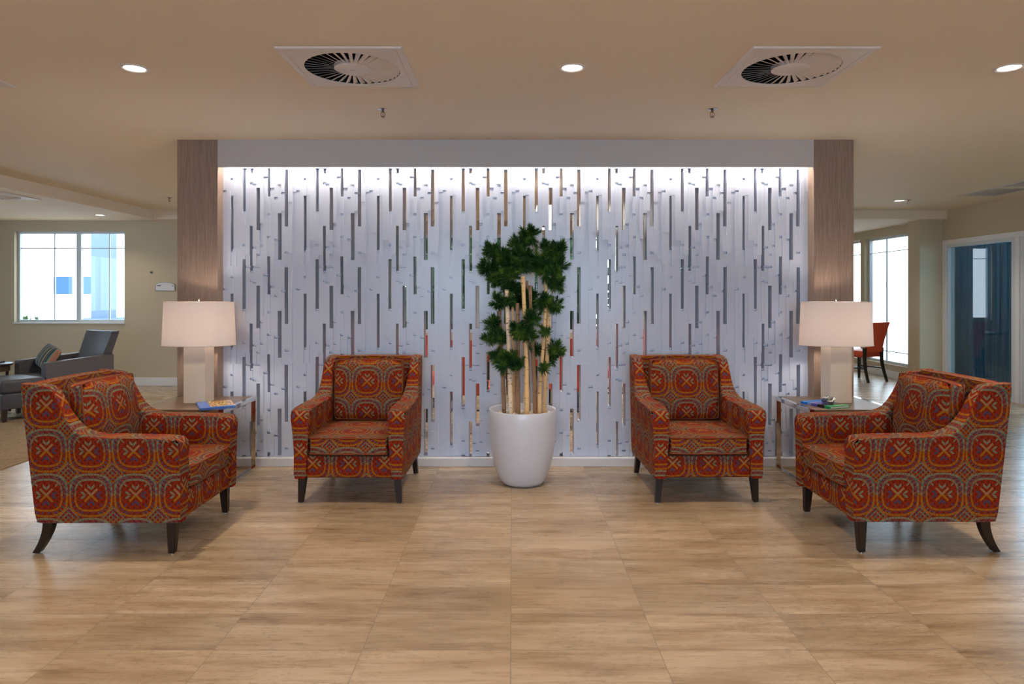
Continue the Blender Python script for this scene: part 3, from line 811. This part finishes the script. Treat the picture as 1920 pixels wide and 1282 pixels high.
# ------------------------------------------------------------------ books and ornament
def multi_cover(name, stops, rough=.3, axis=0, sc=1.0, off=.5):
    m = mat(name, srgb=(255,255,255), rough=rough); nt, nd, lk, b = nodes(m)
    tc = nd.new('ShaderNodeTexCoord'); sp = nd.new('ShaderNodeSeparateXYZ'); lk.new(tc.outputs['Object'], sp.inputs[0])
    f = N(sp.outputs[axis])*sc + off
    lk.new(ramp(nt, f, [(p, lin(c)) for p, c in stops], 'CONSTANT'), b.inputs['Base Color']); return m
t = thing('magazine', 'blue magazine with a colourful cover photo, beside the left lamp', 'magazine', (-2.165, 4.835, .578), R(30))
bm = B(); box(bm, -.115, .115, -.15, .15, .001, .013, .001); obj('pages', bm, M['paper'], t)
cov = mat('magazine_cover', srgb=(70, 110, 190), rough=.25); nt, nd, lk, b = nodes(cov)
sp = nd.new('ShaderNodeSeparateXYZ'); lk.new(coords(nt), sp.inputs[0])
n = noise(nt, coords(nt), 55, 3)
pic = ramp(nt, n, [(.3, lin((70, 60, 50))), (.42, lin((190, 110, 60))), (.5, lin((210, 190, 60))), (.58, lin((200, 190, 180))), (.68, lin((120, 130, 90)))], 'CONSTANT')
on = (N(sp.outputs[0]) > -.045)*(N(sp.outputs[1]) > -.115)
lk.new(mix(nt, on, lin((72, 118, 200)), pic), b.inputs['Base Color'])
bm = B(); box(bm, -.118, .118, -.153, .153, .0135, .0155); box(bm, -.118, -.1155, -.153, .153, 0, .0135); box(bm, -.118, .118, -.153, -.1505, 0, .0135); obj('cover', bm, cov, t)
t = thing('art_book', 'hardback book with blue, purple and green cover, before the right lamp', 'book', (2.295, 4.855, .578), R(21))
cov = multi_cover('art_book_cover', [(0, (28, 150, 92)), (.2, (16, 16, 20)), (.42, (84, 84, 168)), (.62, (120, 150, 200)), (.74, (28, 120, 214))], .25, 1, 3.4, .5)
bm = B(); box(bm, -.088, .09, -.131, .131, .003, .016, .001); obj('pages', bm, M['paper'], t)
bm = B(); box(bm, -.095, .095, -.135, .135, 0, .003); box(bm, -.095, .095, -.135, .135, .016, .019); box(bm, -.095, -.089, -.135, .135, .003, .016); obj('cover', bm, cov, t)
bm = B(); pts = []
for k in range(90):
    a = 2*PI*k/90; x = math.sin(a)+2*math.sin(2*a); y = math.cos(a)-2*math.cos(2*a); z = -math.sin(3*a)
    pts.append((x*.0155, y*.0145, z*.013+.024))
tube(bm, pts, .0105, 12, True)
M['silver'] = mat('mercury_glass', srgb=(190, 186, 180), rough=.18, metal=.85)
o = obj('knot_ornament', bm, M['silver'], None, 180, (2.325, 4.86, .5975)); o.rotation_euler[2] = .4
tag(o, 'silver glass knot ornament resting on the book by the right lamp', 'ornament')

# ------------------------------------------------------------------ potted tree
TX, TY = .078, 4.90
def pw(cx, cy, Y=TY):  # crop point of the tree -> local coordinates
    px, py = 860+cx/2.375, 400+cy/2.375
    return Vector(((px-960)*Y/F - TX, Y-TY, CH+(HY-py)*Y/F))
t = thing('potted_tree', 'tall bushy evergreen with pale birch-like stems in a glossy white pot', 'potted plant', (TX, TY, 0))
bm = B()
prof = [(.001, 0), (.125, 0), (.15, .010), (.172, .035), (.198, .10), (.220, .18), (.237, .28), (.246, .38), (.250, .47), (.250, .542), (.247, .549), (.236, .549), (.231, .542), (.229, .46), (.226, .40), (.001, .40)]
lathe(bm, prof, 64); obj('pot', bm, M['pot'], t, 60)
rn = random.Random(4); bm = B()
lathe(bm, [(.229, .40), (.229, .488), (.001, .492)], 40)
for i in range(420):
    a = rn.uniform(0, 2*PI); r_ = .222*math.sqrt(rn.random()); s = rn.uniform(.008, .014)
    mtx = Matrix.Translation((r_*math.cos(a), r_*math.sin(a), .493+rn.uniform(0, .012))) @ Matrix.Rotation(rn.uniform(0, 3), 4, 'Z') @ Matrix.Diagonal((s*1.3, s, s*.75, 1))
    bmesh.ops.create_icosphere(bm, subdivisions=1, radius=1, matrix=mtx)
o = obj('pebbles', bm, M['pebble'], t, 180); o['kind'] = 'stuff'
trunks = [([(203,860),(195,700),(185,520),(183,380)], 'brownbark', 10, .06), ([(232,880),(228,760),(222,560),(214,340)], 'birch', 12, -.07), ([(264,862),(262,720),(265,560),(262,400)], 'brownbark', 12, .03),
          ([(303,884),(303,760),(298,520),(286,280)], 'cream', 12, -.09), ([(341,858),(338,760),(328,560),(318,320)], 'brownbark', 11, .05), ([(357,880),(364,760),(376,600),(388,400),(386,280)], 'cream', 9, -.06),
          ([(381,866),(386,740),(396,600),(400,420)], 'cream', 11, .0), ([(244,850),(246,700),(242,560),(240,400)], 'cream', 8, .10), ([(312,850),(308,700),(304,500),(304,300)], 'brownbark', 9, .12)]
for pts, mt, r_, dy in trunks:
    bm = B(); P3 = []
    for i in range(len(pts)-1):
        for k in range(4):
            u = k/4; P3.append((pts[i][0]*(1-u)+pts[i+1][0]*u + rn.uniform(-1.2, 1.2), pts[i][1]*(1-u)+pts[i+1][1]*u))
    P3.append(pts[-1])
    P3 = [pw(a, b_, TY+dy) for a, b_ in P3]; P3 = [Vector((TX*0 + p.x, p.y, p.z)) for p in P3]
    P3[0].z = .455
    n_ = len(P3); tube(bm, P3, [(r_/2.375*TY/F)*(1.0-.30*i/n_)*(1+rn.uniform(-.05, .05)) for i in range(n_)], 12)
    obj('stem', bm, M[mt], t, 180)
cl = [(315,100,46,0),(270,140,48,-.04),(290,215,58,-.08),(150,165,36,0),(135,235,42,.03),(200,190,48,-.03),(175,285,42,.02),(225,255,52,-.06),(400,165,40,.02),(445,160,34,.04),(440,230,44,0),(392,250,50,-.05),
      (345,215,46,-.03),(430,310,34,-.02),(235,330,44,.08),(178,392,34,-.04),(212,395,28,-.08),(378,385,32,-.09),(428,412,34,0),(305,370,46,.13),(265,395,40,.12),(150,495,34,0),(182,550,36,-.04),(130,560,22,0),
      (332,468,36,-.10),(268,512,38,-.12),(312,535,30,-.14),(384,530,13,-.12),(340,598,24,.08),(432,600,36,.0),(402,635,30,.05),(168,630,28,-.05),(212,665,44,-.10),(238,650,32,-.08),(384,690,16,-.12),(280,665,10,-.1),(330,400,34,.10)]
for (cx, cy, rr, dy) in cl:
    c0 = pw(cx, cy, TY+dy); rad = rr/2.375*TY/F; bm = B()
    nt_ = max(4, int(24*(rad/.075)**1.6)+3)
    for k in range(nt_):
        for _ in range(9):
            v = Vector((rn.uniform(-1,1), rn.uniform(-1,1), rn.uniform(-1,1)))
            if v.length < 1: break
        base = c0 + v*rad*.80
        ax = (v.normalized()*1.0 + Vector((0, 0, .55)) + Vector((rn.uniform(-.3,.3), rn.uniform(-.3,.3), 0))).normalized()
        sd = ax.orthogonal().normalized(); sd2 = ax.cross(sd); L_ = rn.uniform(.042, .06)
        tube(bm, [base-ax*.05, base+ax*.012], .0025, 4)
        for j in range(44):
            a = j*2.4; el = .15 + 1.25*((j % 22)/22.0); u = (sd*math.cos(a)+sd2*math.sin(a))
            d_ = (ax*math.cos(el)+u*math.sin(el)).normalized(); wv = d_.cross(ax); wv = wv.normalized()*00.0026 if wv.length > 1e-4 else sd*.0026
            st = base + ax*(.012 - .035*(j/44.0))
            mid_ = st + d_*L_*.55 + Vector((0, 0, -.001)); tip = st + d_*L_ - Vector((0, 0, L_*.10))
            q = [bm.verts.new(st-wv*.4), bm.verts.new(st+wv*.4), bm.verts.new(mid_+wv), bm.verts.new(mid_-wv), bm.verts.new(tip)]
            bm.faces.new((q[0], q[1], q[2], q[3])); bm.faces.new((q[3], q[2], q[4]))
    # short twig back to the stems
    me_c = obj('leaf_cluster', bm, M['leaf'], t)

# ------------------------------------------------------------------ grey leather chair, ottoman, cushion, small table at left
t = thing('leather_chair', 'grey leather reclining armchair with a striped cushion, under the left window', 'armchair', (-5.47, 8.1, .0), R(-30))
f = M['leather']
def rbox(x0, x1, y0, y1, z0, z1, b_=.03, s=4):
    bm = B(); box(bm, x0, x1, y0, y1, z0, z1, b_, s); return bm
for s in (-1, 1):
    bm = B(); loops = []
    for k in range(9):
        u = k/8; y = -.38 + .76*u; zt = .60 + .05*u; w_ = .055
        loops.append([(s*.315-w_, y, .14), (s*.315+w_, y, .14), (s*.315+w_, y, zt-.02), (s*.315+w_*.6, y, zt), (s*.315-w_*.6, y, zt), (s*.315-w_, y, zt-.02)])
    rings(bm, loops); obj('arm', bm, f, t, 50)
obj('seat', rbox(-.255, .255, -.40, .28, .30, .45, .04), f, t, 60)
obj('seat_base', rbox(-.26, .26, -.36, .36, .13, .30, .01), f, t, 60)
bm = B(); L = []
for k in range(9):
    u = k/8; z = .36 + .565*u; y = .20 + .20*u; th = .12 - .03*u; hx = .262 + .035*u
    L.append([(-hx, y, z), (-hx*.8, y-.02, z), (0, y-.03, z), (hx*.8, y-.02, z), (hx, y, z), (hx, y+th, z), (-hx, y+th, z)])
rings(bm, L); bmesh.ops.bevel(bm, geom=[e for e in bm.edges if e.calc_face_angle(0) > .9], offset=.015, segments=3, affect='EDGES'); obj('backrest', bm, f, t, 60)
for sx_, sy_ in ((-1,-1),(1,-1),(-1,1),(1,1)):
    bm = B(); frustum(bm, (sx_*.29, sy_*.32, 0.0), (sx_*.28, sy_*.31, .14), .015, .015, .024, .024); obj('leg', bm, M['leg'], t)
t = thing('ottoman', 'grey leather ottoman in front of the grey leather chair at left', 'ottoman', (-5.62, 7.43, .0), R(-30))
obj('cushion_top', rbox(-.29, .29, -.22, .22, .31, .46, .035), f, t, 60); obj('base', rbox(-.275, .275, -.205, .205, .14, .31, .012), f, t, 60)
for sx_, sy_ in ((-1,-1),(1,-1),(-1,1),(1,1)):
    bm = B(); frustum(bm, (sx_*.24, sy_*.17, 0.006), (sx_*.24, sy_*.17, .14), .018, .018, .026, .026); obj('leg', bm, M['walnut_dark'], t)
bm = B(); pillow(bm, .20, .05, .14, (0, 0, 0), 0, .035, 12, .6, .01)
o = obj('striped_cushion', bm, M['stripe'], None, 60, (-5.60, 7.99, .635)); o.rotation_euler = (R(-30), R(8), R(-42))
tag(o, 'dark grey cushion with coloured stripes lying on the grey leather chair', 'cushion')
t = thing('round_side_table', 'small round dark wood table cut by the left picture edge', 'side table', (-6.12, 7.72, 0))
bm = B(); lathe(bm, [(.001, .555), (.235, .555), (.245, .565), (.245, .578), (.235, .585), (.001, .585)], 48); obj('tabletop', bm, M['walnut_dark'], t, 40)
bm = B(); lathe(bm, [(.215, .49), (.215, .556), (.200, .556), (.200, .49)], 40, closed_prof=True); obj('apron', bm, M['tabletop'], t, 40)
for k in range(4):
    a = PI/4+k*PI/2-.3; bm = B(); P3 = [(math.cos(a)*r_, math.sin(a)*r_, z) for r_, z in ((.19, .54), (.185, .42), (.16, .30), (.17, .14), (.215, .012))]; tube(bm, P3, [.019, .014, .012, .012, .016], 8); obj('leg', bm, M['walnut_dark'], t, 180)
bm = B(); box(bm, -.09, .09, -.12, .12, 0, .02, .002); tag(obj('closed_book', bm, mat('grey_book_cover', srgb=(96, 98, 108), rough=.5), None, None, (-6.08, 7.70, .585)), 'grey book lying on the small round dark table at left', 'book')

# ------------------------------------------------------------------ sign and thermostat on the back-left wall
t = thing('room_sign', 'white arched room sign mounted on the back-left wall beside the column', 'sign', (-5.255, 10.04, 1.44))
bm = B(); pts = [(-.152, 0), (.152, 0), (.152, .085)] + [(.152*math.cos(a), .085+.045*math.sin(a)) for a in [PI*k/16 for k in range(1, 16)]] + [(-.152, .085)]
for y, sc_, in ((-.001, 1),):
    pass
def plate(bm, pts, y0, y1, s=1, cz=.06):
    rings(bm, [[(x*s, y0, cz+(z-cz)*s) for x, z in pts], [(x*s, y1, cz+(z-cz)*s) for x, z in pts]])
plate(bm, pts, -.012, 0); obj('sign_frame', bm, mat('sign_grey', srgb=(120, 126, 134), rough=.5), t)
bm = B(); plate(bm, pts, -.015, -.012, .93); obj('sign_face', bm, mat('sign_white', srgb=(214, 216, 220), rough=.5), t)
bm = B(); box(bm, -.125, -.06, -.0165, -.015, .070, .082); box(bm, .11, .13, -.0165, -.015, .072, .080); obj('lettering', bm, M['dark'], t)
bm = B(); lathe(bm, [(.016, 0), (.014, .018), (.001, .02)], 16); o = obj('wall_knob', bm, mat('knob_blue_grey', srgb=(58, 66, 92), rough=.4), None, 40, (-5.47, 10.04, 1.72)); o.rotation_euler = (R(90), 0, 0)
tag(o, 'tiny dark round knob on the back-left wall above the arched sign', 'wall fitting')

# ------------------------------------------------------------------ dining chairs and tables behind
def make_dining(label):
    t = thing('dining_chair', label, 'dining chair')   # faces -y
    bm = B(); box(bm, -.235, .235, -.25, .20, .385, .49, .03, 4); obj('seat', bm, M['vinyl'], t, 60)
    bm = B(); L = []
    for k in range(11):
        u = k/10; z = .47 + .475*u; y = .19 + .085*u; hx = .165 + .075*u**1.7; th = .05
        L.append([(-hx, y, z), (-hx*.5, y+.012, z), (0, y+.016, z), (hx*.5, y+.012, z), (hx, y, z), (hx, y+th, z), (hx*.5, y+th+.012, z), (0, y+th+.016, z), (-hx*.5, y+th+.012, z), (-hx, y+th, z)])
    rings(bm, L); bmesh.ops.bevel(bm, geom=[e for e in bm.edges if e.calc_face_angle(0) > .9], offset=.010, segments=2, affect='EDGES'); obj('backrest', bm, M['vinyl'], t, 60)
    for s in (-1, 1):
        bm = B(); frustum(bm, (s*.20, -.215, 0), (s*.205, -.215, .39), .014, .014, .022, .022); obj('leg', bm, M['leg'], t)
        bm = B(); L = []
        for k in range(11):
            u = k/10; z = .54*(1-u); y = .215 + .10*max(0, u-.35)**1.5*1.6; x = s*(.187 + .03*max(0, u-.4)); hw = .021-.006*u
            L.append([(x-hw, y-hw, z), (x+hw, y-hw, z), (x+hw, y+hw, z), (x-hw, y+hw, z)])
        rings(bm, L); obj('leg', bm, M['leg'], t)
    bm = B()
    for s in (-1, 1): box(bm, s*.2-.008, s*.2+.008, -.21, .22, .20, .22)
    box(bm, -.2, .2, .0, .018, .202, .218); obj('stretcher', bm, M['leg'], t)
    return t
dc = make_dining('orange vinyl dining chair with dark legs, in the sunroom right of the column')
dc.location = (5.66, 10.72, 0); dc.rotation_euler = (0, 0, R(180+22)); dc['group'] = 'orange dining chairs'
DCH = [(-1.62, 8.3, 95, 'outermost left one'), (-1.02, 7.55, 160, 'beyond the left armchair'), (-.55, 8.5, -80, 'left of the tree at mid distance'), (-.42, 6.75, 175, 'close behind the screen left of the tree'),
       (.62, 7.0, 185, 'close behind the screen right of the tree'), (.75, 8.9, 60, 'right of the tree at mid distance'), (1.35, 8.1, -95, 'right of the right dining table'), (.1, 9.4, 10, 'farthest back behind the tree')]
for x, y, a, lb in DCH: dup(dc, (x, y, 0), R(a), 'orange dining chair glimpsed through the screen slots, ' + lb, 'orange dining chairs')
def ptable(x, y, label, r_=.4):
    t = thing('pedestal_table', label, 'table', (x, y, 0))
    bm = B(); lathe(bm, [(.001, .72), (r_, .72), (r_+.01, .73), (r_, .75), (.001, .75)], 48); obj('tabletop', bm, M['walnut_dark'], t, 40)
    bm = B(); lathe(bm, [(.26, 0), (.26, .012), (.05, .03), (.035, .06), (.035, .72)], 32); obj('pedestal', bm, M['leg'], t, 40)
ptable(-1.1, 8.35, 'round dark dining table glimpsed through the screen slots left of the tree', .33)
ptable(.78, 8.05, 'round dark dining table glimpsed through the screen slots right of the tree', .33)
ptable(5.05, 11.25, 'round dark pedestal table in the sunroom, mostly hidden by the column')
t = thing('pendant_lamp', 'bright box pendant glimpsed through upper slots above the potted tree', 'pendant light', (.435, 7.5, ZC))
bm = B(); tube(bm, [(0, 0, 0), (0, 0, -.25)], .004, 6); obj('cord', bm, M['leg'], t)
bm = B(); box(bm, -.16, .16, -.16, .16, -.50, -.25, .01); obj('lamp_shade', bm, mat('glowing_pendant', srgb=(255, 250, 240), emit=(1, .95, .85), estr=2.5), t)
# potted palm behind the second glass door
t = thing('potted_palm', 'dark palm in a dark red pot behind the glass at the right picture edge', 'potted plant', (7.85, 9.95, 0))
bm = B(); lathe(bm, [(.12, 0), (.18, .5), (.16, .5), (.14, .45), (.001, .45)], 24); obj('pot', bm, mat('red_pot', srgb=(120, 30, 26), rough=.4), t, 40)
bm = B(); rn = random.Random(8)
for i in range(24):
    a = rn.uniform(0, 2*PI); ln = rn.uniform(.7, 1.3); pts = []
    for k in range(7):
        u = k/6; pts.append(Vector((math.cos(a)*ln*.33*u, math.sin(a)*ln*.33*u, .45 + ln*1.15*u - .55*u*u*ln*.8)))
    tube(bm, pts, .005, 4)
    for k in range(2, 7):
        for s in (-1, 1):
            for e_ in (0, .5):
                p = pts[k] if e_ == 0 else (pts[k]+pts[k-1])/2
                d_ = Vector((-math.sin(a)*s, math.cos(a)*s, -.4)) + Vector((math.cos(a), math.sin(a), 0))*.7
                d_.normalize(); wv = Vector((math.cos(a), math.sin(a), .3))*.012
                bm.faces.new([bm.verts.new(p-wv), bm.verts.new(p+d_*.1+wv), bm.verts.new(p+d_*.22), bm.verts.new(p+d_*.1-wv)])
obj('fronds', bm, M['leaf'], t)
